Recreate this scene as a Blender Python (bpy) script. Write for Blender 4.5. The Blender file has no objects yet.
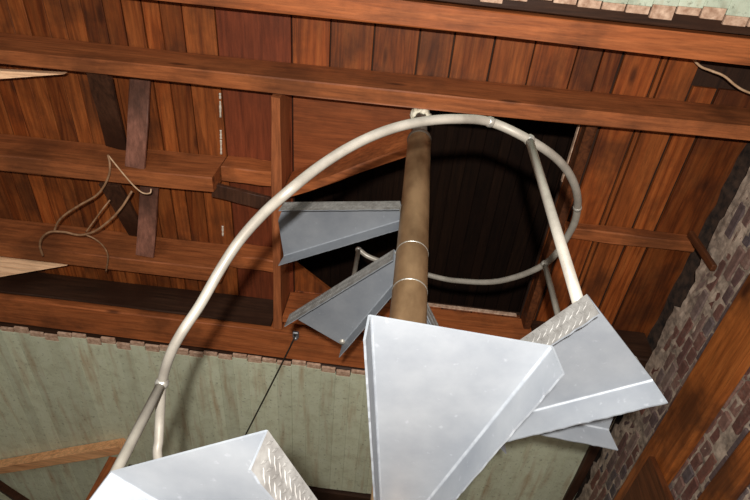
import bpy, bmesh, math, random
from mathutils import Vector, Matrix
random.seed(7)
scn = bpy.context.scene
COL = scn.collection
CZ = 1.6                      # camera height above the floor
R_ = math.radians

# ------------------------------------------------------------------ camera
F_PX, ROLL, ELEV, PSI = 559.12, R_(8.9166), R_(54.1512), R_(-2.8191)
Rz = Matrix(((math.cos(PSI), math.sin(PSI), 0), (-math.sin(PSI), math.cos(PSI), 0), (0, 0, 1)))
EX = Rz @ Vector((1, 0, 0)); UP = Rz @ Vector((0, -math.sin(ELEV), math.cos(ELEV))); FW = Rz @ Vector((0, math.cos(ELEV), math.sin(ELEV)))
CR = EX * math.cos(ROLL) + UP * math.sin(ROLL)
CU = -EX * math.sin(ROLL) + UP * math.cos(ROLL)
CAM = Vector((0, 0, CZ))
cd = bpy.data.cameras.new('camera'); cam = bpy.data.objects.new('camera', cd); COL.objects.link(cam)
m = Matrix((CR, CU, -FW)).transposed().to_4x4(); m.translation = CAM
cam.matrix_world = m
cd.sensor_width = 36; cd.lens = 36 * F_PX / 750; cd.clip_start = .02; cd.clip_end = 60
scn.camera = cam

def ray(u, v):
    return (CR * (u - 375) + CU * (250 - v) + FW * F_PX).normalized()
def hz(u, v, z):
    """point of the place seen at u,v that lies at height z above the lens"""
    d = ray(u, v); return CAM + d * (z / d.z)
def at_phi(u, v, phi):
    """point seen at u,v in the vertical plane through the stair axis at angle phi"""
    d = ray(u, v); n = Vector((-math.sin(R_(phi)), math.cos(R_(phi)), 0))
    return CAM + d * ((AXIS - CAM).dot(n) / d.dot(n))
AXIS = Vector((.0729, 1.1249, 0))

# ------------------------------------------------------------------ materials
def lin(c):
    return tuple(((x / 255) / 12.92 if x / 255 <= .04045 else ((x / 255 + .055) / 1.055) ** 2.4) for x in c) + (1,)
def new_mat(name):
    mt = bpy.data.materials.new(name); mt.use_nodes = True
    nt = mt.node_tree; b = nt.nodes['Principled BSDF']
    return mt, nt, b
def N(nt, t, **k):
    n = nt.nodes.new(t)
    for a, v in k.items():
        if a in n.inputs: n.inputs[a].default_value = v
        else: setattr(n, a, v)
    return n
def L(nt, a, b): nt.links.new(a, b)
def ramp(nt, fac, stops):
    r = nt.nodes.new('ShaderNodeValToRGB'); e = r.color_ramp.elements
    while len(e) < len(stops): e.new(.5)
    for el, (p, c) in zip(e, stops): el.position = p; el.color = c if len(c) == 4 else lin(c)
    L(nt, fac, r.inputs[0]); return r.outputs[0]
def mix(nt, fac, a, b, mode='MIX'):
    n = nt.nodes.new('ShaderNodeMix'); n.data_type = 'RGBA'; n.blend_type = mode
    for s, v in ((0, fac), (6, a), (7, b)):
        if hasattr(v, 'is_linked'): L(nt, v, n.inputs[s])
        else: n.inputs[s].default_value = v
    return n.outputs[2]
WK = 222
def wood(name, dark, mid, light, axis='X', rough=.55, contrast=1., knots=True, seed=0., stain=.35, wk=None):
    mt, nt, b = new_mat(name)
    tc = N(nt, 'ShaderNodeTexCoord'); geo = N(nt, 'ShaderNodeNewGeometry')
    rnd = geo.outputs['Random Per Island']
    off = N(nt, 'ShaderNodeVectorMath', operation='SCALE'); cx = N(nt, 'ShaderNodeCombineXYZ')
    for i in range(3): L(nt, rnd, cx.inputs[i])
    L(nt, cx.outputs[0], off.inputs[0]); off.inputs['Scale'].default_value = 17.3 + seed
    add = N(nt, 'ShaderNodeVectorMath', operation='ADD'); L(nt, tc.outputs['Object'], add.inputs[0]); L(nt, off.outputs[0], add.inputs[1])
    mp = N(nt, 'ShaderNodeMapping'); L(nt, add.outputs[0], mp.inputs[0])
    sc = {'X': (.35, 5, 5), 'Y': (5, .35, 5), 'Z': (5, 5, .35)}[axis]
    mp.inputs['Scale'].default_value = sc
    n1 = N(nt, 'ShaderNodeTexNoise', Scale=1.6, Detail=3., Roughness=.55, Distortion=.6); L(nt, mp.outputs[0], n1.inputs['Vector'])
    ml = N(nt, 'ShaderNodeMath', operation='MULTIPLY'); L(nt, n1.outputs['Fac'], ml.inputs[0]); ml.inputs[1].default_value = 11.
    sn = N(nt, 'ShaderNodeMath', operation='PINGPONG'); L(nt, ml.outputs[0], sn.inputs[0]); sn.inputs[1].default_value = 1.
    n2 = N(nt, 'ShaderNodeTexNoise', Scale=11., Detail=6., Roughness=.72); L(nt, mp.outputs[0], n2.inputs['Vector'])
    c = ramp(nt, sn.outputs[0], [(0, dark), (.35, mid), (1, light)])
    base = ramp(nt, rnd, [(0, mid), (.5, light), (1, mid)])
    c = mix(nt, .55 * contrast, base, c)
    fine = ramp(nt, n2.outputs['Fac'], [(.28, (84, 74, 66)), (.62, (255, 255, 255))])
    c = mix(nt, .6, c, fine, 'MULTIPLY')
    # board to board variation
    var = N(nt, 'ShaderNodeMath', operation='MULTIPLY_ADD'); L(nt, rnd, var.inputs[0]); var.inputs[1].default_value = .6; var.inputs[2].default_value = .7
    hs = N(nt, 'ShaderNodeHueSaturation'); L(nt, var.outputs[0], hs.inputs['Value']); L(nt, c, hs.inputs['Color'])
    c = hs.outputs[0]
    # grime blotches with a shape of their own
    n3 = N(nt, 'ShaderNodeTexNoise', Scale=2.3, Detail=5., Roughness=.6); L(nt, add.outputs[0], n3.inputs['Vector'])
    g = ramp(nt, n3.outputs['Fac'], [(.47, (0, 0, 0)), (.64, (255, 255, 255))])
    gm = N(nt, 'ShaderNodeMath', operation='MULTIPLY'); L(nt, g, gm.inputs[0]); gm.inputs[1].default_value = min(1, stain * 1.7)
    c = mix(nt, gm.outputs[0], c, lin((58, 34, 22)))
    if knots:
        mp2 = N(nt, 'ShaderNodeMapping'); L(nt, add.outputs[0], mp2.inputs[0])
        mp2.inputs['Scale'].default_value = {'X': (1.6, 5, 5), 'Y': (5, 1.6, 5), 'Z': (5, 5, 1.6)}[axis]
        vo = N(nt, 'ShaderNodeTexVoronoi', Scale=1.1); L(nt, mp2.outputs[0], vo.inputs['Vector'])
        k = ramp(nt, vo.outputs['Distance'], [(.05, (255, 255, 255)), (.13, (0, 0, 0))])
        km = N(nt, 'ShaderNodeMath', operation='MULTIPLY'); L(nt, k, km.inputs[0]); km.inputs[1].default_value = .75
        c = mix(nt, km.outputs[0], c, lin((50, 22, 10)))
    c = mix(nt, 1., c, lin((wk or WK,) * 3), 'MULTIPLY')
    L(nt, c, b.inputs['Base Color']); b.inputs['Roughness'].default_value = rough
    b.inputs['Specular IOR Level'].default_value = .3
    bp = N(nt, 'ShaderNodeBump', Strength=.25, Distance=.004); L(nt, n2.outputs['Fac'], bp.inputs['Height']); L(nt, bp.outputs[0], b.inputs['Normal'])
    return mt
def noisy(name, c1, c2, scale=8, rough=.6, metal=0., bump=.1, dist=.002, lo=.35, hi=.65, vec=(1, 1, 1), spec=.4):
    mt, nt, b = new_mat(name)
    tc = N(nt, 'ShaderNodeTexCoord'); mp = N(nt, 'ShaderNodeMapping'); L(nt, tc.outputs['Object'], mp.inputs[0]); mp.inputs['Scale'].default_value = vec
    n = N(nt, 'ShaderNodeTexNoise', Scale=scale, Detail=5., Roughness=.6); L(nt, mp.outputs[0], n.inputs['Vector'])
    L(nt, ramp(nt, n.outputs['Fac'], [(lo, c1), (hi, c2)]), b.inputs['Base Color'])
    b.inputs['Roughness'].default_value = rough; b.inputs['Metallic'].default_value = metal; b.inputs['Specular IOR Level'].default_value = spec
    bp = N(nt, 'ShaderNodeBump', Strength=bump, Distance=dist); L(nt, n.outputs['Fac'], bp.inputs['Height']); L(nt, bp.outputs[0], b.inputs['Normal'])
    return mt

M = {}
M['deck'] = wood('deck_board_wood', (92, 40, 14), (154, 76, 30), (184, 104, 50), 'Y', seed=1)
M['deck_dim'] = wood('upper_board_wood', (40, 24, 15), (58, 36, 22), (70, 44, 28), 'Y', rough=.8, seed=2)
M['joist'] = wood('old_joist_wood', (130, 66, 34), (168, 92, 50), (190, 112, 64), 'X', seed=3, contrast=.7, stain=.3)
M['joist_bright'] = wood('orange_joist_wood', (150, 76, 36), (186, 98, 50), (206, 120, 68), 'X', seed=4, contrast=.7, stain=.3)
M['joist_y'] = wood('trimmer_wood', (140, 74, 40), (178, 98, 56), (196, 118, 72), 'Y', seed=5, contrast=.7, stain=.2)
M['joist_dark'] = wood('soot_and_gap_dark_wood', (40, 26, 18), (62, 40, 28), (80, 52, 36), 'X', seed=6, stain=.6)  # sooty planks, and the painted dark of the ceiling gap
M['brace'] = wood('brace_wood', (110, 70, 54), (142, 92, 74), (160, 106, 86), 'Y', seed=7, contrast=.6, stain=.4)
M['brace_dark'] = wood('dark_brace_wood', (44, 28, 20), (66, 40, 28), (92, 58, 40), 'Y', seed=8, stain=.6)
M['pine'] = wood('fresh_pine', (250, 190, 142), (255, 204, 160), (255, 214, 174), 'X', seed=9, contrast=.5, stain=.0, knots=True, wk=255)
M['pine_old'] = wood('aged_pine', (206, 128, 80), (246, 176, 120), (252, 192, 138), 'X', seed=10, contrast=.6, stain=.05, wk=255)
M['post'] = wood('post_wood', (150, 76, 34), (186, 100, 50), (200, 118, 62), 'Z', seed=11)
M['wall_beam'] = wood('wall_beam_wood', (132, 66, 26), (176, 94, 40), (196, 114, 54), 'Y', seed=12, stain=.4)
M['plank'] = wood('dark_plank_wood', (70, 36, 18), (104, 56, 28), (122, 70, 38), 'Z', seed=13)
M['ply'] = wood('plywood', (120, 60, 30), (150, 80, 42), (168, 94, 52), 'X', seed=14, contrast=.6, stain=.2, knots=False)
M['redply'] = wood('red_panel_wood', (104, 46, 24), (132, 62, 34), (142, 70, 40), 'Y', seed=15, contrast=.5, stain=.15, knots=False)

# sheet aluminium of the treads
def sheet_metal():
    mt, nt, b = new_mat('tread_sheet_metal')
    tc = N(nt, 'ShaderNodeTexCoord')
    n = N(nt, 'ShaderNodeTexNoise', Scale=7., Detail=6., Roughness=.65); L(nt, tc.outputs['Object'], n.inputs['Vector'])
    n2 = N(nt, 'ShaderNodeTexNoise', Scale=55., Detail=3.); L(nt, tc.outputs['Object'], n2.inputs['Vector'])
    c = ramp(nt, n.outputs['Fac'], [(.3, (99, 103, 109)), (.7, (117, 120, 124))])
    sm = ramp(nt, n2.outputs['Fac'], [(.66, (0, 0, 0)), (.74, (255, 255, 255))])
    sc = N(nt, 'ShaderNodeMath', operation='MULTIPLY'); L(nt, sm, sc.inputs[0]); sc.inputs[1].default_value = .3
    c = mix(nt, sc.outputs[0], c, lin((146, 148, 153)))
    L(nt, c, b.inputs['Base Color']); b.inputs['Metallic'].default_value = .12; b.inputs['Roughness'].default_value = .5
    bp = N(nt, 'ShaderNodeBump', Strength=.08, Distance=.002); L(nt, n.outputs['Fac'], bp.inputs['Height']); L(nt, bp.outputs[0], b.inputs['Normal'])
    return mt
M['sheet'] = sheet_metal()
M['bend'] = noisy('bend_highlight_metal', (112, 116, 122), (128, 132, 137), 40, .5, .15, .1)  # lighter than the sheet: highlight of the bend put into the colour
M['diamond'] = noisy('diamond_plate_metal', (96, 93, 90), (124, 122, 119), 30, .6, .25, .1)
M['weld'] = noisy('weld_metal', (150, 146, 138), (185, 182, 174), 120, .35, .7, .4)
M['rail'] = noisy('painted_rail_steel', (128, 122, 113), (149, 143, 133), 14, .38, .25, .05)
M['rail_joint'] = noisy('rail_joint_grey', (110, 104, 96), (168, 160, 148), 60, .4, .6, .3)
M['pole'] = noisy('rusty_pole_steel', (84, 60, 38), (140, 112, 82), 7, .45, .35, .12, vec=(1, 1, .5), lo=.3, hi=.62)
M['pole_up'] = noisy('pole_upper_steel', (70, 62, 54), (92, 82, 72), 12, .5, .3, .12)
M['rag'] = noisy('cream_cloth', (200, 190, 165), (235, 228, 208), 40, .85, 0, .5, .004)
M['wire'] = noisy('tan_cable', (120, 86, 60), (160, 122, 90), 30, .6)
M['wire_light'] = noisy('pale_cable', (176, 140, 106), (205, 172, 138), 30, .6)
M['wire_dark'] = noisy('black_cable', (30, 26, 22), (50, 44, 38), 30, .6)
M['zinc'] = noisy('zinc_hook_metal', (110, 110, 112), (150, 150, 152), 50, .45, .7)
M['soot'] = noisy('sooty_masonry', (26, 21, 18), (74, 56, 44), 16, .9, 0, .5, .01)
M['floor'] = noisy('floor_wood', (92, 76, 60), (120, 100, 80), 6, .7, vec=(6, .6, 1))
M['plain'] = noisy('plain_plaster', (120, 112, 98), (140, 130, 114), 4, .8)
M['off_white'] = noisy('off_white_bead', (190, 178, 160), (225, 215, 200), 60, .8)

def green_paint():
    mt, nt, b = new_mat('green_board_paint')
    tc = N(nt, 'ShaderNodeTexCoord'); geo = N(nt, 'ShaderNodeNewGeometry'); rnd = geo.outputs['Random Per Island']
    n = N(nt, 'ShaderNodeTexNoise', Scale=9., Detail=6., Roughness=.7); L(nt, tc.outputs['Object'], n.inputs['Vector'])
    c = ramp(nt, n.outputs['Fac'], [(.28, (188, 188, 160)), (.5, (208, 212, 184)), (.75, (216, 220, 196))])
    mp = N(nt, 'ShaderNodeMapping'); L(nt, tc.outputs['Object'], mp.inputs[0]); mp.inputs['Scale'].default_value = (9, .9, 1)
    s = N(nt, 'ShaderNodeTexNoise', Scale=1.5, Detail=4., Roughness=.6); L(nt, mp.outputs[0], s.inputs['Vector'])
    st = ramp(nt, s.outputs['Fac'], [(.52, (0, 0, 0)), (.75, (255, 255, 255))])
    sm = N(nt, 'ShaderNodeMath', operation='MULTIPLY'); L(nt, st, sm.inputs[0]); sm.inputs[1].default_value = .75
    c = mix(nt, sm.outputs[0], c, lin((172, 140, 104)))
    d = N(nt, 'ShaderNodeTexNoise', Scale=34., Detail=4., Roughness=.7); L(nt, tc.outputs['Object'], d.inputs['Vector'])
    sp = ramp(nt, d.outputs['Fac'], [(.3, (255, 255, 255)), (.42, (0, 0, 0))])
    spm = N(nt, 'ShaderNodeMath', operation='MULTIPLY'); L(nt, sp, spm.inputs[0]); spm.inputs[1].default_value = .6
    c = mix(nt, spm.outputs[0], c, lin((78, 74, 54)))
    v = N(nt, 'ShaderNodeMath', operation='MULTIPLY_ADD'); L(nt, rnd, v.inputs[0]); v.inputs[1].default_value = .18; v.inputs[2].default_value = .9
    hs = N(nt, 'ShaderNodeHueSaturation'); L(nt, v.outputs[0], hs.inputs['Value']); L(nt, c, hs.inputs['Color'])
    L(nt, hs.outputs[0], b.inputs['Base Color']); b.inputs['Roughness'].default_value = .55
    bp = N(nt, 'ShaderNodeBump', Strength=.2, Distance=.004); L(nt, n.outputs['Fac'], bp.inputs['Height']); L(nt, bp.outputs[0], b.inputs['Normal'])
    return mt
M['green'] = green_paint()
M['raw'] = noisy('raw_board_end', (150, 112, 88), (222, 190, 164), 30, .8, 0, .3, .004, lo=.3, hi=.7)
def pale_paint():
    mt = green_paint(); mt.name = 'pale_green_board_paint'
    for n in mt.node_tree.nodes:
        if n.type == 'VALTORGB' and len(n.color_ramp.elements) == 3:
            for e, c in zip(n.color_ramp.elements, ((150, 158, 138), (190, 200, 178), (204, 212, 192))): e.color = lin(c)
    return mt
M['green_pale'] = pale_paint()
def brick_mat():
    mt, nt, b = new_mat('old_brick')
    tc = N(nt, 'ShaderNodeTexCoord'); geo = N(nt, 'ShaderNodeNewGeometry'); rnd = geo.outputs['Random Per Island']
    c = ramp(nt, rnd, [(0, (106, 62, 52)), (.2, (132, 98, 86)), (.38, (94, 78, 77)), (.55, (118, 74, 60)), (.72, (84, 76, 80)), (.86, (138, 114, 104)), (1, (102, 64, 54))])
    n = N(nt, 'ShaderNodeTexNoise', Scale=26., Detail=6., Roughness=.7); L(nt, tc.outputs['Object'], n.inputs['Vector'])
    c = mix(nt, .6, c, ramp(nt, n.outputs['Fac'], [(.3, (110, 100, 96)), (.7, (255, 250, 245))]), 'MULTIPLY')
    n2 = N(nt, 'ShaderNodeTexNoise', Scale=7., Detail=5., Roughness=.7); L(nt, tc.outputs['Object'], n2.inputs['Vector'])
    s = ramp(nt, n2.outputs['Fac'], [(.54, (0, 0, 0)), (.72, (150, 150, 150))])
    c = mix(nt, s, c, lin((166, 148, 132)))
    L(nt, c, b.inputs['Base Color']); b.inputs['Roughness'].default_value = .85
    bp = N(nt, 'ShaderNodeBump', Strength=.6, Distance=.008); L(nt, n.outputs['Fac'], bp.inputs['Height']); L(nt, bp.outputs[0], b.inputs['Normal'])
    return mt
M['brick'] = brick_mat()
M['mortar'] = noisy('lime_mortar', (112, 98, 86), (178, 158, 140), 18, .9, 0, .6, .008)

# ------------------------------------------------------------------ mesh helpers
def obj(name, bm, mats, parent=None, smooth=False):
    me = bpy.data.meshes.new(name)
    bmesh.ops.recalc_face_normals(bm, faces=bm.faces)
    bm.to_mesh(me); bm.free()
    for mt in (mats if isinstance(mats, (list, tuple)) else [mats]): me.materials.append(mt)
    if smooth:
        for p in me.polygons: p.use_smooth = True
    o = bpy.data.objects.new(name, me); COL.objects.link(o)
    if parent: o.parent = parent
    return o
def tag(o, label=None, cat=None, group=None, kind=None):
    if label: o['label'] = label
    if cat: o['category'] = cat
    if group: o['group'] = group
    if kind: o['kind'] = kind
    return o
def thing(name, label, cat, loc=(0, 0, 0), group=None):
    o = bpy.data.objects.new(name, None); COL.objects.link(o); o.location = loc; o.empty_display_size = .1
    return tag(o, label, cat, group)
def pieces(bm, vs, fs, mi=0):
    bv = [bm.verts.new(v) for v in vs]
    out = []
    for f in fs:
        fc = bm.faces.new([bv[i] for i in f]); fc.material_index = mi; out.append(fc)
    return bv, out
def hexa(bm, c, mi=0, bev=0.):
    """box from 8 corners: bottom 4 ccw, top 4 ccw"""
    v, f = pieces(bm, c, [(3, 2, 1, 0), (4, 5, 6, 7), (0, 1, 5, 4), (1, 2, 6, 5), (2, 3, 7, 6), (3, 0, 4, 7)], mi)
    if bev > 0:
        es = list({e for fc in f for e in fc.edges})
        r = bmesh.ops.bevel(bm, geom=es, offset=bev, segments=1, affect='EDGES', profile=.5, clamp_overlap=True)
        for fc in r['faces']: fc.material_index = mi
def box(bm, x0, x1, y0, y1, z0, z1, mi=0, bev=0., j=0.):
    q = lambda v: v + random.uniform(-j, j)
    hexa(bm, [(q(x), q(y), q(z)) for z in (z0, z1) for (x, y) in ((x0, y0), (x1, y0), (x1, y1), (x0, y1))], mi, bev)
def rough_beam(bm, a, b, w, h, up=(0, 0, 1), segs=14, amp=.004, bev=.006):
    """beam from a to b, w across, h along up, edges slightly wavy"""
    a = Vector(a); b = Vector(b); d = (b - a).normalized(); up = Vector(up)
    s = d.cross(up).normalized(); t = s.cross(d).normalized()
    prof = [(-w/2 + bev, -h/2), (w/2 - bev, -h/2), (w/2, -h/2 + bev), (w/2, h/2 - bev), (w/2 - bev, h/2), (-w/2 + bev, h/2), (-w/2, h/2 - bev), (-w/2, -h/2 + bev)]
    rings = []
    o = [(random.uniform(0, 6), random.uniform(0, 6)) for _ in prof]
    for i in range(segs + 1):
        k = i / segs; p = a.lerp(b, k); r = []
        for (x, y), (p1, p2) in zip(prof, o):
            r.append(bm.verts.new(p + s * (x + amp * math.sin(k * 9 + p1)) + t * (y + amp * math.sin(k * 7 + p2))))
        rings.append(r)
    n = len(prof)
    for i in range(segs):
        for k in range(n): bm.faces.new((rings[i][k], rings[i][(k + 1) % n], rings[i + 1][(k + 1) % n], rings[i + 1][k]))
    bm.faces.new(rings[0]); bm.faces.new(rings[-1])
def catmull(P, n=8):
    P = [Vector(p) for p in P]; out = []
    Q = [P[0] * 2 - P[1]] + P + [P[-1] * 2 - P[-2]]
    for i in range(1, len(Q) - 2):
        for k in range(n):
            t = k / n; a, b, c, d = Q[i - 1:i + 3]
            out.append(.5 * ((2 * b) + (c - a) * t + (2 * a - 5 * b + 4 * c - d) * t * t + (3 * b - a - 3 * c + d) * t ** 3))
    return out + [P[-1]]
def tube(bm, P, r, seg=12, caps=True):
    P = [Vector(p) for p in P]; rings = []; prev = None
    for i, p in enumerate(P):
        d = (P[min(i + 1, len(P) - 1)] - P[max(i - 1, 0)]).normalized()
        if prev is None: s = d.orthogonal().normalized()
        else: s = (prev - d * prev.dot(d)).normalized()
        prev = s; t = d.cross(s); rr = r[i] if isinstance(r, (list, tuple)) else r
        rings.append([bm.verts.new(p + (s * math.cos(2 * math.pi * k / seg) + t * math.sin(2 * math.pi * k / seg)) * rr) for k in range(seg)])
    for a, b in zip(rings, rings[1:]):
        for k in range(seg): bm.faces.new((a[k], a[(k + 1) % seg], b[(k + 1) % seg], b[k]))
    if caps: bm.faces.new(rings[0]); bm.faces.new(rings[-1])
def Z(z): return z + CZ

# ------------------------------------------------------------------ setting
ZJ, ZD = Z(2.76), Z(3.04)          # underside of the joists / of the deck boards
OX0, OX1, OY0, OY1 = -.66, .97, 1.10, 2.635   # stair opening in the deck

def planks(bm, xs, y0, y1, z0, z1, gap=.004, cut=None):
    for a, b in zip(xs, xs[1:]):
        g = gap * random.uniform(.3, 1.4); zz = random.uniform(-.003, .003)
        spans = [(y0, y1)]
        if cut:
            for (cx0, cx1, cy0, cy1) in cut:
                if b > cx0 + .001 and a < cx1 - .001:
                    spans = [s for sp in spans for s in ((sp[0], min(sp[1], cy0)), (max(sp[0], cy1), sp[1])) if s[1] - s[0] > .01]
        for s in spans: box(bm, a + g, b - g, s[0], s[1], z0 + zz, z1 + zz, 0, .002)
bm = bmesh.new()
xs = [-4.5]
while xs[-1] < -1.2: xs.append(xs[-1] + random.choice((.098, .11, .12, .105)))
xs = [x for x in xs if x < -1.16] + [-1.07]
W = xs + [OX0] + [-.45, -.22, .02, .2, .41, .62, .84, OX1, 1.06, 1.27, 1.30, 1.45, 1.60, 1.88]
planks(bm, xs, -1.2, 5.6, ZD, ZD + .025)
xs2 = [OX0, -.45, -.22, .02, .2, .41, .62, .84, OX1]
planks(bm, xs2, -1.2, 5.6, ZD, ZD + .025, cut=[(OX0, OX1, OY0, OY1)])
xs3 = [OX1, 1.075, 1.275, 1.305, 1.475, 1.615, 1.90]
planks(bm, xs3, -1.2, 5.6, ZD, ZD + .025, gap=.008, cut=[(1.50, 1.90, .72, .90)])
tag(obj('ceiling', bm, M['deck']), kind='structure')
bm = bmesh.new(); box(bm, -1.064, OX0 - .004, -1.2, 5.6, ZD - .004, ZD + .025, 0, .002)
tag(obj('trim_1', bm, M['redply']), kind='structure')
# dark lining above the deck where boards have gaps, around the opening
bm = bmesh.new()
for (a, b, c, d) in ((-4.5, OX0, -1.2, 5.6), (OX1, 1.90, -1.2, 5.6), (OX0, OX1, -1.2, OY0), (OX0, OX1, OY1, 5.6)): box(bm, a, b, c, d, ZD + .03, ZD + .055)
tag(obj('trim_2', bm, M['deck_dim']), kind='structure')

# upper storey seen through the opening
ZU = Z(5.6)
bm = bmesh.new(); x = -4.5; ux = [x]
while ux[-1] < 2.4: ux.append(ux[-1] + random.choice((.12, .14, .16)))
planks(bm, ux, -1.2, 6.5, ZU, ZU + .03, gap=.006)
box(bm, -4.6, 2.6, -1.3, 6.6, ZU + .034, ZU + .06)  # backing added to stop light leaking through the plank gaps
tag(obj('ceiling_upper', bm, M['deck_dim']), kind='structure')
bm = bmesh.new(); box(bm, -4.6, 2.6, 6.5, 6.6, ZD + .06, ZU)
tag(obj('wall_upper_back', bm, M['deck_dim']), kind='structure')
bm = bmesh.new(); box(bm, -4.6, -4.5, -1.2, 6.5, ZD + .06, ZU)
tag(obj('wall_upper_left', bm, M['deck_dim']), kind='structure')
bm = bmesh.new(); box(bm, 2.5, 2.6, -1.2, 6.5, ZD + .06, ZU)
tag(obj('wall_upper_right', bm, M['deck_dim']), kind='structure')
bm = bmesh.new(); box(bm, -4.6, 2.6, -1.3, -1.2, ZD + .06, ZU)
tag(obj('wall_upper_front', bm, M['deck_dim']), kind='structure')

# lower room
bm = bmesh.new(); box(bm, -4.6, 1.95, -3, 6, -.05, 0); tag(obj('floor', bm, M['floor']), kind='structure')
bm = bmesh.new(); box(bm, -4.6, 1.95, 5.65, 5.75, 0, ZD + .06); tag(obj('wall_back', bm, M['plain']), kind='structure')
bm = bmesh.new(); box(bm, -4.65, -4.55, -3, 5.65, 0, ZD + .06); tag(obj('wall_left', bm, M['plain']), kind='structure')

# brick wall on the right
bm = bmesh.new()
XW = 1.752
# mortar bed, wavy
ny, nz = 150, 84; y0, y1, z0, z1 = -.6, 5.6, Z(.3), Z(2.70)
TOP = [random.choice((-.035, -.01, .0, .01, .03)) for _ in range(80)]
def mort(i, k):
    y = y0 + (y1 - y0) * i / ny; z = z0 + (z1 - z0) * k / nz
    if k == nz: z += TOP[i // 3]
    return bm.verts.new((XW + .006 + random.uniform(-.006, .005) - (.004 * random.random() if k > nz - 9 else 0), y, z))
grid = [[mort(i, k) for k in range(nz + 1)] for i in range(ny + 1)]
for i in range(ny):
    for k in range(nz):
        f = bm.faces.new((grid[i][k], grid[i + 1][k], grid[i + 1][k + 1], grid[i][k + 1])); f.material_index = 1
ch = .0755; row = 0; z = z0 + .01
while z + .06 < z1 + .01:
    y = y0 + (.11 if row % 2 else 0) + random.uniform(-.01, .01); header = row % 6 == 3
    while y < y1 - .1:
        ln = (.1 if header else .2) * random.uniform(.96, 1.04)
        if random.random() > .03 and not (z > z1 - .14 and random.random() < .3):
            dx = random.uniform(-.007, .006)
            box(bm, XW + dx, XW + .09, y, y + ln, z + random.uniform(-.003, .003), z + .061 + random.uniform(-.003, .003), 0, .006, .003)
        y += ln + .014
    z += ch; row += 1
box(bm, XW + .03, XW + .13, y0, y1, Z(-1.6), z1 - .04, 1)
tag(obj('wall_right', bm, [M['brick'], M['mortar']]), kind='structure')
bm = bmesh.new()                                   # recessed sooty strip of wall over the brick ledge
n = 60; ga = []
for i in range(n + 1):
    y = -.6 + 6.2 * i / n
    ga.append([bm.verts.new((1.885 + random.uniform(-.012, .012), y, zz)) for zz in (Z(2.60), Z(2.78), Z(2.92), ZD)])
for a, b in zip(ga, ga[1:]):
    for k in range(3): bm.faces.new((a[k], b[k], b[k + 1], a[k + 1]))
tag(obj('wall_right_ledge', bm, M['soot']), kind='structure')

# ------------------------------------------------------------------ joists
def beam(name, label, cat, a, b, w, h, mt, group=None, **k):
    """a, b are the middles of the underside"""
    base = Vector(a).lerp(Vector(b), .5); bm = bmesh.new(); o = Vector((0, 0, h / 2))
    rough_beam(bm, Vector(a) - base + o, Vector(b) - base + o, w, h, **k)
    ob = obj(name, bm, mt); ob.location = base
    return tag(ob, label, cat, group)
JG = 'floor joists under the boards'
JH = ZD - ZJ - .004
beam('ceiling_joist', 'wide orange wooden joist at the top edge of the photo, nearest overhead', 'joist', (-3.4, .602, ZJ), (1.84, .640, ZJ), .116, JH, M['joist_bright'], JG)
beam('ceiling_joist', 'long reddish joist crossing the whole ceiling just in front of the pole top', 'joist', (-3.4, 1.05, ZJ), (1.84, 1.02, ZJ), .08, JH, M['joist'], JG)
beam('ceiling_joist', 'sawn-off joist at left carrying the loose tan cables, its cut end facing the stairs', 'joist', (-3.6, 1.70, ZJ), (-1.07, 1.665, ZJ), .10, JH, M['joist'], JG)
beam('ceiling_joist', 'lower left joist between the loose cables and the long girder', 'joist', (-3.8, 2.345, ZJ), (-1.09, 2.345, ZJ), .115, JH, M['joist'], JG)
beam('girder', 'broad stained girder right above the raw edge of the green ceiling', 'girder', (-4.2, 2.89, ZJ), (1.84, 2.945, ZJ), .25, JH, M['joist_bright'])
bm = bmesh.new(); rough_beam(bm, (-1.7, 0, 0), (1.7, 0, 0), .022, .25, segs=10)
o = obj('charred_plank', bm, M['joist_dark']); o.location = (-2.47, 2.748, Z(2.905)); tag(o, 'soot-blackened plank on the front of the broad girder, below the lower left joist', 'plank')
for (y, lab) in ((1.655, 'short pale joist stub behind the sawn joist, touching the upper half of the trimmer'), (2.31, 'short pale joist stub touching the lower half of the trimmer, beside the curved rail')):
    beam('joist_stub', lab, 'joist', (-1.06, y, Z(2.885)), (-.756, y + .005, Z(2.885)), .10, ZD - Z(2.885) - .004, M['joist_bright'], 'joist stubs against the trimmer', segs=4)
beam('trimmer', 'upright-looking orange trimmer timber along the left side of the stair opening', 'trimmer', (-.688, 1.098, ZJ), (-.72, 2.758, ZJ), .055, JH, M['joist_y'])
beam('header', 'orange header timber with pale top edge at the far side of the stair opening', 'header', (-.683, OY1 + .03, ZJ), (1.03, OY1 + .03, ZJ), .055, JH, M['joist_bright'])
beam('dark_joist_end', 'dark joist end between the stair opening and the brick wall, behind the right tread', 'joist', (1.04, OY1 + .03, ZJ), (1.84, OY1 + .03, ZJ), .06, JH, M['joist_dark'])
beam('opening_edge_board', 'dark brown board lining the right edge of the stair opening', 'board', (OX1 + .03, 1.062, Z(2.93)), (OX1 + .03, 2.636, Z(2.93)), .05, ZD - Z(2.93) - .004, M['plank'])
bm = bmesh.new(); box(bm, -.0035, .0035, -.2, .2, -.008, .02, 0, .001)
o = obj('edge_strip', bm, M['off_white']); o.location = (OX1 - .003, 1.34, ZD + .012); o.data.materials[0] = M['raw']; tag(o, 'thin pale strip along the right edge of the dark stair opening', 'strip')
bm = bmesh.new(); box(bm, -.32, .32, -.004, .004, -.01, .02, 0, .001)
o = obj('edge_strip', bm, M['raw']); o.location = (.62, OY1 - .005, ZD + .012); tag(o, 'thin pale strip along the top of the header at the far side of the opening', 'strip')
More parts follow.
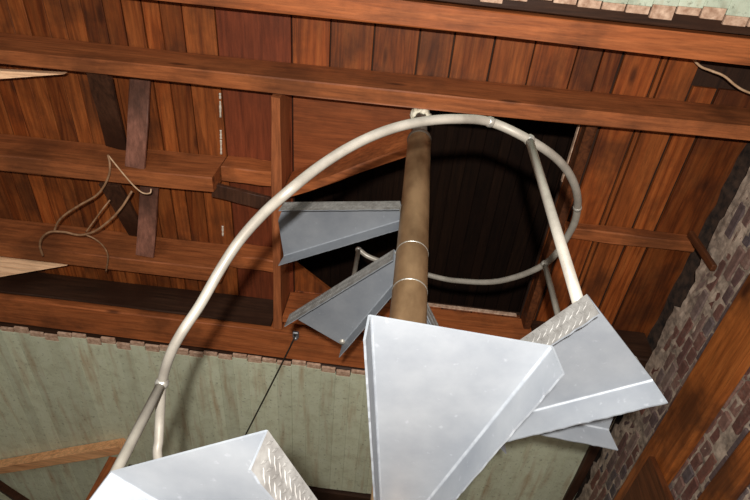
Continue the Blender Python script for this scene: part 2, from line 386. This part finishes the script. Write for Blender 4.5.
# cleat across the right-hand boards
beam('cleat', 'narrow wooden cleat nailed across the boards at right, above the metal treads', 'cleat', (1.04, 1.835, Z(2.95)), (1.84, 1.835, Z(2.95)), .075, ZD - Z(2.95) - .004, M['joist'], segs=5)
bm = bmesh.new(); box(bm, -.014, .014, -.02, .02, -.17, .17, 0, .004)
o = obj('wall_block', bm, M['plank']); o.location = (1.725, 1.69, Z(2.70)); tag(o, 'short upright wooden block where the cleat meets the brick wall', 'block')
# landing corner
bm = bmesh.new()
tri = [(-.655, 1.10), (.05, 1.10), (.05, 1.30), (-.655, 1.72)]
hexa(bm, [(x + .3, y - 1.4, 0) for x, y in tri] + [(x + .3, y - 1.4, .03) for x, y in tri], 0, .002)
lt = thing('landing', 'small plywood landing corner under the long joist, left of the pole top', 'landing', (-.3, 1.4, ZD))
obj('landing_panel', bm, M['ply'], lt)
bm = bmesh.new(); rough_beam(bm, (-.35, .285, -.14), (.345, -.085, -.14), .05, .27, segs=5)
obj('edge_joist', bm, M['joist_bright'], lt)
bm = bmesh.new(); box(bm, -.34, -.285, -.285, -.245, -.05, 0, 0, .003)
obj('corner_block', bm, M['pine_old'], lt)
# corner filler at the far left of the opening
bm = bmesh.new(); tri = [(-.655, 2.38), (-.35, 2.63), (-.655, 2.63)]
vs = [(x + .55, y - 2.55, zz) for zz in (0, .025) for x, y in tri]
pieces(bm, vs, [(2, 1, 0), (3, 4, 5), (0, 1, 4, 3), (1, 2, 5, 4), (2, 0, 3, 5)])
o = obj('corner_board', bm, M['deck']); o.location = (-.55, 2.55, ZD); tag(o, 'triangular board filling the far left corner of the stair opening', 'board')

# cross bridging between the joists
def strut(name, label, cat, a, b, w, t, mt, group=None, up=(0, 0, 1)):
    base = Vector(a).lerp(Vector(b), .5); bm = bmesh.new()
    rough_beam(bm, Vector(a) - base, Vector(b) - base, w, t, segs=4, amp=.002, bev=.003, up=up)
    o = obj(name, bm, mt); o.location = base; return tag(o, label, cat, group)
BG = 'cross bridging boards between joists'
strut('bridging_board', 'smooth brown bridging board between the long joist and the sawn joist', 'board', (-1.495, 1.095, Z(2.985)), (-1.535, 1.625, Z(2.79)), .115, .02, M['brace'], BG)
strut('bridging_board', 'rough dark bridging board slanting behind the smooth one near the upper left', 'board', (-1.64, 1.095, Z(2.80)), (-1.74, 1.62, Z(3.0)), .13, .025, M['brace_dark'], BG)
strut('bridging_board', 'stained brown bridging board below the sawn joist, behind the loose cables', 'board', (-1.55, 1.765, Z(2.985)), (-1.585, 2.275, Z(2.79)), .115, .02, M['brace'], BG)
strut('bridging_board', 'dark bridging board behind the loose cables', 'board', (-1.72, 1.765, Z(2.80)), (-1.72, 2.27, Z(3.0)), .13, .025, M['brace_dark'], BG)
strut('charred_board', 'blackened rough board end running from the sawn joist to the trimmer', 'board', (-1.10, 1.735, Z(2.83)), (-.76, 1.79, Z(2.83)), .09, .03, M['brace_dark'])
# fresh pine pieces at the left edge
def tri_board(label, px, zz, th, mt):
    p = [hz(u, v, zz) for u, v in px]; base = sum(p, Vector()) / len(p); bm = bmesh.new()
    k = len(p); vs = [q - base for q in p] + [q - base + Vector((0, 0, th)) for q in p]
    pieces(bm, vs, [tuple(range(k))[::-1], tuple(range(k, 2 * k))] + [(i, (i + 1) % k, (i + 1) % k + k, i + k) for i in range(k)])
    o = obj('pine_board', bm, mt); o.location = base; return tag(o, label, 'board', 'fresh pine boards at the left')
tri_board('pale fresh pine board poking out under the long joist at the upper left', [(-250, 60), (-40, 69), (64, 74.2), (0, 79), (-60, 84), (-250, 84)], Z(2.80) - CZ, .035, M['pine'])
tri_board('pale fresh pine board at the left edge under the lower left joist', [(-120, 248), (40, 262), (67, 265.5), (0, 277), (-20, 279), (-120, 266)], Z(2.78) - CZ, .035, M['pine'])

# ------------------------------------------------------------------ green painted board ceilings
def green_ceiling(name, label, x0, x1, ynear, yfar, raw_near, z, paint, extra=None):
    ox, oy = (x0 + x1) / 2, (ynear + yfar) / 2
    t = thing(name, label, 'ceiling', (ox, oy, z))
    p = bmesh.new(); r = bmesh.new(); x = x0
    while x < x1 - .03:
        w = .108; j = random.uniform(-.02, .02); rl = random.uniform(.03, .06); yf = yfar
        if extra and x < extra[0]: yf = extra[1]
        zz = random.uniform(-.002, .002)
        if raw_near:
            box(r, x + .004 - ox, x + w - .004 - ox, ynear + j - oy, ynear + j + rl - oy, zz, .018 + zz, 0, .002)
            box(p, x + .0003 - ox, x + w - .0003 - ox, ynear + j + rl - oy, yf - oy, zz - .0015, .018 + zz, 0, .0008)
        else:
            box(r, x + .004 - ox, x + w - .004 - ox, yfar + j - rl - oy, yfar + j - oy, zz, .018 + zz, 0, .002)
            box(p, x + .0003 - ox, x + w - .0003 - ox, ynear - oy, yfar + j - rl - oy, zz - .0015, .018 + zz, 0, .002)
        x += w
    obj('painted_boards', p, paint, t); tag(obj('raw_board_edge', r, M['raw'], t), 'bare broken wooden ends of the boards')
    return t
green_ceiling('painted_ceiling', 'sage green painted board ceiling with brown streaks below the broad girder', -4.4, 1.74, 3.055, 4.60, True, Z(2.735), M['green'], (-2.1, 5.55))
green_ceiling('painted_ceiling', 'pale green board ceiling scrap in the top right corner above the wide orange joist', -3.3, 1.74, -1.0, .515, False, Z(2.735), M['green_pale'])
beam('gap_dark_beam', 'near-black filler beam for the dark gap beyond the far end of the green ceiling', 'beam', (-2.1, 4.72, Z(2.70)), (1.72, 4.72, Z(2.70)), .2, .3, M['joist_dark'])  # added beam; its near-black colour stands in for the shaded gap
beam('dark_nailer', 'dark strip of wood between the broad girder and the green ceiling', 'strip', (-4.2, 3.075, Z(2.757)), (1.72, 3.105, Z(2.757)), .06, .2, M['joist_dark'])  # near-black strip along the board ends
beam('dark_nailer', 'dark strip of wood between the wide orange joist and the pale green scrap', 'strip', (-3.2, .505, Z(2.757)), (1.72, .535, Z(2.757)), .06, .2, M['joist_dark'])
beam('dark_wall_trim', 'weathered dark timber strip between the green ceiling and the brick wall', 'timber', (1.70, 3.03, Z(2.70)), (1.70, 4.6, Z(2.70)), .07, .03, M['brace_dark'])

# ------------------------------------------------------------------ timbers on the brick wall
beam('wall_timber', 'long orange timber lying along the upper part of the brick wall', 'timber', (XW - .028, .2, Z(1.985)), (XW - .028, 4.6, Z(1.985)), .05, .262, M['wall_beam'], 'timbers on the brick wall')
beam('wall_timber', 'lower orange timber on the brick wall in the bottom right corner', 'timber', (XW - .028, .2, Z(1.60)), (XW - .028, 4.6, Z(1.60)), .05, .125, M['wall_beam'], 'timbers on the brick wall')
bm = bmesh.new()
P = [(1.66, 2.80, Z(2.13)), (1.66, 2.30, 0.), (1.66, 3.2, 0.), (1.66, 3.75, Z(2.13))]
c = [Vector(p) for p in P]; b0 = Vector((1.66, 2.9, 0))
hexa(bm, [q - b0 for q in c] + [q - b0 + Vector((.034, 0, 0)) for q in c], 0, .003)
o = obj('leaning_plank', bm, M['plank']); o.location = b0
tag(o, 'dark brown plank leaning against the brick wall below the long orange timber', 'plank')

# ------------------------------------------------------------------ lower left timbers
p1, p2 = hz(-60, 481, 2.635), hz(122, 450, 2.635)
beam('hanging_timber', 'square orange-brown timber under the green ceiling at lower left', 'timber', p1, p2, .095, .09, M['pine_old'])
pt = hz(113, 456, 2.63)
bm = bmesh.new(); rough_beam(bm, (0, 0, 0), (0, 0, pt.z), .075, .075, up=(0, 1, 0), segs=6, amp=.003)
o = obj('timber_post', bm, M['post']); o.location = (pt.x + .0, pt.y + .05, 0); tag(o, 'orange wooden post standing beside the lowest metal tread at left', 'post')
pa, pb = hz(-6, 482, 2.70), hz(18, 498, 2.55)
strut('dark_timber', 'weathered dark timber end in the bottom left corner', 'timber', pa, pb + (pb - pa) * 2, .09, .06, M['brace_dark'])

# ------------------------------------------------------------------ cables
def cable(name, label, pts, r, mt, parent=None, zs=2.70):
    q = [hz(u, v, (pt[0] if pt else zs)) for (u, v, *pt) in pts]
    base = q[0].copy() if parent is None else parent.location
    bm = bmesh.new(); tube(bm, catmull([p - base for p in q], 6), r, 8)
    o = obj(name, bm, mt, parent, True)
    if parent is None: o.location = base; tag(o, label, 'cable')
    return o
cb = thing('loose_cables', 'bunch of loose tan cables dangling from the sawn joist at left', 'cable', hz(107, 157, 2.75))
cable('strand', '', [(108, 155, 2.755), (110, 165, 2.72), (108, 178, 2.71), (98, 194, 2.70), (80, 205, 2.68), (66, 214, 2.68), (58, 222, 2.69), (54, 232, 2.70)], .0065, M['wire'], cb)
cable('strand', '', [(43, 256, 2.70), (40, 246, 2.68), (42, 238, 2.66), (50, 232, 2.65), (64, 232, 2.65), (80, 235, 2.65), (95, 231, 2.65), (110, 220, 2.66), (122, 207, 2.68), (132, 191, 2.72)], .007, M['wire'], cb)
cable('strand', '', [(108, 155, 2.755), (116, 165, 2.73), (126, 177, 2.72), (135, 187, 2.72), (143, 193, 2.72), (150, 193, 2.72), (151, 189, 2.74)], .0045, M['wire_light'], cb)
cable('strand', '', [(86, 232, 2.66), (94, 221, 2.67), (102, 210, 2.68), (110, 200, 2.72)], .005, M['wire'], cb)
cable('strand', '', [(84, 234, 2.65), (95, 239, 2.66), (104, 247, 2.68), (108, 257, 2.69), (106, 272, 2.74)], .005, M['wire'], cb)
cable('loose_wire', 'pale twisted wire hanging from the black hole at upper right', [(690, 55, 3.02), (700, 66, 2.95), (712, 71, 2.9), (724, 76, 2.88), (735, 85, 2.88), (745, 91, 2.88), (765, 98, 2.9)], .006, M['wire_light'])
ck = thing('dark_cable', 'thin dark cord from a small hook on the broad girder, running over the green ceiling', 'cord', hz(296, 334, 2.755))
cable('cable_run', '', [(295, 334, 2.74), (292, 343, 2.70), (270, 387, 2.70), (247, 432, 2.70), (240, 446, 2.70)], .006, M['wire_dark'], ck)
bm = bmesh.new(); box(bm, -.022, .022, -.03, .03, -.02, .004, 0, .006); bmesh.ops.create_uvsphere(bm, u_segments=10, v_segments=6, radius=.018, matrix=Matrix.Translation((0, .02, -.02)))
obj('hook', bm, M['zinc'], ck)
for (v0, v1) in ((93, 99), (101, 117), (130, 139), (140, 154), (226, 236)):  # short off-white beads set along one board seam
    b0 = hz(220 + (v0 - 93) * .02, v0, 3.037)
    b = hz(220 + (v1 - 93) * .02, v1, 3.037) - b0
    k = 8; bm = bmesh.new(); tube(bm, [b * (i / k) for i in range(k + 1)], [.004 + .004 * random.random() for _ in range(k + 1)], 7)
    o = obj('seam_bead', bm, M['off_white'], None, True); o.location = b0; tag(o, 'white bead along a board seam left of the trimmer', 'bead', 'white beads along one board seam')

# ------------------------------------------------------------------ spiral staircase
st = thing('spiral_staircase', 'steel spiral staircase with brown pole, metal treads and curved pipe rail', 'staircase', (AXIS.x, AXIS.y, 0))
def S(p): return Vector(p) - st.location
bm = bmesh.new(); tube(bm, [(0, 0, z) for z in (0, .6, 1.2, 1.8, 2.4, 3.0, 3.6, Z(2.47), Z(2.495), Z(2.5))], [.0555] * 8 + [.054, .046], 36)
pole = obj('pole', bm, M['pole'], st, True)
bm = bmesh.new(); tube(bm, [(0, 0, Z(2.5)), (0, 0, Z(2.93))], .036, 24); obj('pole_top', bm, M['pole_up'], st, True)
bm = bmesh.new(); pr = [Z(2.47 + .012 * i) for i in range(5)]
tube(bm, [(0, 0, z) for z in pr], [.0565, .0585, .0585, .056, .05], 30); obj('pole_cap', bm, M['pole_up'], st, True)
bm = bmesh.new()
for i in range(9):
    a = random.uniform(0, 6.28); tube(bm, [(.036 * math.cos(a), .036 * math.sin(a), Z(2.74)), (.043 * math.cos(a + .5), .043 * math.sin(a + .5), Z(2.80)), (.04 * math.cos(a + 1), .04 * math.sin(a + 1), Z(2.86))], [.012, .016, .012], 8)
tube(bm, [(0, 0, Z(2.755)), (0, 0, Z(2.78)), (0, 0, Z(2.83)), (0, 0, Z(2.87))], [.041, .048, .047, .042], 20)
rag = obj('cloth_wrap', bm, M['rag'], st, True); tag(rag, 'cream cloth wrapped around the pole top')
for z in (1.355, 1.56):
    bm = bmesh.new(); tube(bm, [(0, 0, -.003), (0, 0, -.001), (0, 0, .001), (0, 0, .003)], [.0556, .0568, .0568, .0556], 36)
    o = obj('collar', bm, M['weld'], pole, True); o.location = (0, 0, Z(z))

TH, FH = .0035, .060
HO, HI, RO, RI = .1365, .040, .552, .050
def tread(phi, z, cut=None, nubs=True):
    """sheet metal tread: top plate with a folded flange on both long sides, diamond pattern outside"""
    a = R_(phi); rm = Matrix.Rotation(a, 3, 'Z')
    out = [(RI, -HI), (RO, -HO), (RO, HO), (RI, HI)]
    if cut: out = [(RI, -HI)] + cut + [(RI, HI)]
    T = lambda x, y, zz: rm @ Vector((x, y, Z(z) + zz))
    bm = bmesh.new(); k = len(out)
    pieces(bm, [T(x, y, 0) for x, y in out] + [T(x, y, TH) for x, y in out], [tuple(range(k))[::-1], tuple(range(k, 2 * k))] + [(i, (i + 1) % k, (i + 1) % k + k, i + k) for i in range(k)])
    pl = obj('tread', bm, [M['sheet']], st)
    if nubs:      # raised diamond bars on the walking surface
        pass
    for s in (-1, 1):
        i0, i1 = (out[0], out[1]) if s < 0 else (out[-1], out[-2])
        d = (Vector(i1) - Vector(i0)); ln = d.length; d.normalize(); nrm = Vector((d.y, -d.x)) if s < 0 else Vector((-d.y, d.x))
        bm = bmesh.new()
        # flange sheet, wavy torch-cut lower edge
        n = 40
        def fp(t, off, zz): q = Vector(i0) + d * t + nrm * off; return T(q.x, q.y, zz)
        rows = []
        for i in range(n + 1):
            t = ln * i / n; e = -FH + random.uniform(-.0012, .0012)
            rows.append([bm.verts.new(fp(t, 0, TH)), bm.verts.new(fp(t, TH, TH - .001)), bm.verts.new(fp(t * 1.02, TH, e)), bm.verts.new(fp(t * 1.02, 0, e)), bm.verts.new(fp(t, 0, 0))])
        for ra, rb in zip(rows, rows[1:]):
            for q in range(5):
                f = bm.faces.new((ra[q], rb[q], rb[(q + 1) % 5], ra[(q + 1) % 5])); f.material_index = 1 if q == 1 else 0
        bm.faces.new(rows[0]); bm.faces.new(rows[-1])
        fr = []
        for i in range(n + 1):      # rounded inner bend between plate and flange
            t = ln * i / n; fr.append([bm.verts.new(fp(t, -.004 + .004 * math.sin(q), -.004 + .004 * math.cos(q))) for q in (0, .5, 1.07, 1.57)])
        for ra, rb in zip(fr, fr[1:]):
            for q in range(3):
                f = bm.faces.new((ra[q], rb[q], rb[q + 1], ra[q + 1])); f.material_index = 2
        # raised lozenges on the outside
        cols = int(ln / .0155)
        for i in range(cols):
            for r in range(4):
                t = .012 + i * .0155 + (.00775 if r % 2 else 0); zz = -.009 - r * .0135
                if t > ln - .008: continue
                ang = .85 if r % 2 else -.85
                L2, W2 = .0105, .0026; ca, sa = math.cos(ang), math.sin(ang)
                pts = [(-L2, 0), (0, -W2), (L2, 0), (0, W2)]
                b = [bm.verts.new(fp(t + x * ca - y * sa, TH + .0002, zz + x * sa + y * ca)) for x, y in pts]
                tp = [bm.verts.new(fp(t + .6 * (x * ca - y * sa), TH + .0011, zz + .6 * (x * sa + y * ca))) for x, y in pts]
                for q in range(4):
                    f = bm.faces.new((b[q], b[(q + 1) % 4], tp[(q + 1) % 4], tp[q])); f.material_index = 1
                f = bm.faces.new(tp); f.material_index = 1
        obj('flange', bm, [M['sheet'], M['diamond'], M['bend']], pl)
        # weld bead at the pole end
    bm = bmesh.new(); tube(bm, [T(RI + .006, y, -.001) for y in (-.034, -.02, 0, .02, .034)], [.004, .005, .0055, .005, .004], 8)
    obj('weld_bead', bm, M['weld'], pl, True)
    return pl
STEPS = [(234.9, .422), (274.9, .617), (315.5, .823), (355.4, .993), (35.6, 1.19), (72.5, 1.365), (125.97, 1.594), (162.33, 1.859)]
STEPS += [(234.9 - 40 * k, .422 - .2 * k) for k in range(1, 10)]
CUT = {0: [(.560, -.131), (.544, .134)], 1: [(.548, -.140), (.553, .135)], 2: [(.551, -.136), (.549, .137)], 6: [(.548, -.119), (.567, .127)], 7: [(.586, -.130), (.553, .041), (.500, .116)]}
for i, (ph, z) in enumerate(STEPS):
    tr = tread(ph, z, CUT.get(i))

RR = .0125
rail_px = [(158.5, 462, 171), (158.7, 440, 175), (160, 415, 179.5), (162, 383, 187), (170, 355, 196), (182, 332, 201.5), (200, 305, 207), (220, 270, 214), (240, 240, 221), (264, 213, 229), (290, 190, 237), (318, 167.5, 244), (350, 147, 251), (385, 131, 258), (420, 122, 266.5), (455, 119, 276), (490, 122, 286)]
def on_cyl(u, v, rad=.568):
    d = ray(u, v); c = CAM - AXIS; a = d.x ** 2 + d.y ** 2; b = d.x * c.x + d.y * c.y; k = c.x ** 2 + c.y ** 2 - rad ** 2
    return CAM + d * ((-b - math.sqrt(max(b * b - a * k, 0))) / a)
def rail_pt(u, v, phi):
    p = on_cyl(u, v) if 240 < phi < 284 else at_phi(u, v, phi); q = p - st.location; return q
cyl_px = [(298.5, 1.468), (313, 1.535), (327, 1.605), (341, 1.68), (356, 1.755), (17.6, 1.835), (42.5, 1.968), (62.1, 2.086), (75.8, 2.162), (105, 2.24), (114.5, 2.262)]
RC = .568
low = [Vector((.568 * math.cos(R_(171 - k * 17)), .568 * math.sin(R_(171 - k * 17)), Z(.735 - k * .085))) for k in range(17, 0, -1)]
pts = low + [rail_pt(*p) for p in rail_px] + [Vector((RC * math.cos(R_(f)), RC * math.sin(R_(f)), Z(z))) for f, z in cyl_px]
bm = bmesh.new(); cp = catmull(pts, 6); tube(bm, cp, [.0108 + .0018 * min(1, max(0, (k / 6 - 17) / 10)) for k in range(len(cp))], 16); rail = obj('handrail', bm, M['rail'], st, True)
def ring_at(p, d, nm='rail_joint'):
    d = d.normalized(); bm = bmesh.new(); tube(bm, [p - d * .009, p - d * .004, p + d * .004, p + d * .009], [RR + .0005, RR + .0022, RR + .0022, RR + .0005], 16)
    return obj(nm, bm, M['weld'], rail, True)
ring_at(pts[33], pts[34] - pts[32]); ring_at(pts[20], pts[21] - pts[19]); ring_at(pts[37], pts[38] - pts[36])
def baluster(top, zb, lean=(0, 0)):
    bm = bmesh.new(); b = Vector((top.x + lean[0], top.y + lean[1], Z(zb))); tube(bm, [b, top.lerp(b, .5), top], .0115, 14)
    o = obj('baluster', bm, M['rail'], st, True)
    bm = bmesh.new(); bmesh.ops.create_uvsphere(bm, u_segments=12, v_segments=8, radius=.0165, matrix=Matrix.Translation(top)); obj('weld_joint', bm, M['weld'], o, True)
baluster(pts[20], .225)
foot = S(hz(578.5, 303, .827)); baluster(pts[34], .827, (foot.x - pts[34].x, foot.y - pts[34].y))
baluster(pts[39], 1.15)
foot = S(hz(342, 343, 1.585)); baluster(pts[44], 1.585, (foot.x - pts[44].x, foot.y - pts[44].y))
for i in (1, 6, 11, 15): baluster(pts[i], pts[i].z - CZ - .62)

# ------------------------------------------------------------------ light: on-camera flash, plus an added unseen soft fill behind the lens
def light(name, typ, loc, energy, color=(1, 1, 1), **k):
    d = bpy.data.lights.new(name, typ); d.energy = energy; d.color = color
    for a, v in k.items(): setattr(d, a, v)
    o = bpy.data.objects.new(name, d); COL.objects.link(o); o.location = loc; return o
light('camera_flash', 'POINT', CAM + CU * .10 - CR * .015 - FW * .20, 385, (1, .97, .92), shadow_soft_size=.018)
w = light('soft_fill', 'AREA', (-1.2, -2.6, 1.3), 65, (.93, .97, 1), shape='RECTANGLE', size=4.5, size_y=2.2)
w.rotation_euler = (R_(62 + 45), 0, 0)
wd = bpy.data.worlds.new('world'); scn.world = wd; wd.use_nodes = True
wd.node_tree.nodes['Background'].inputs[0].default_value = (.5, .55, .6, 1); wd.node_tree.nodes['Background'].inputs[1].default_value = .05

vs_ = scn.view_settings; vs_.view_transform = 'Standard'; vs_.look = 'None'; vs_.gamma = 1; vs_.exposure = 0; vs_.use_curve_mapping = False
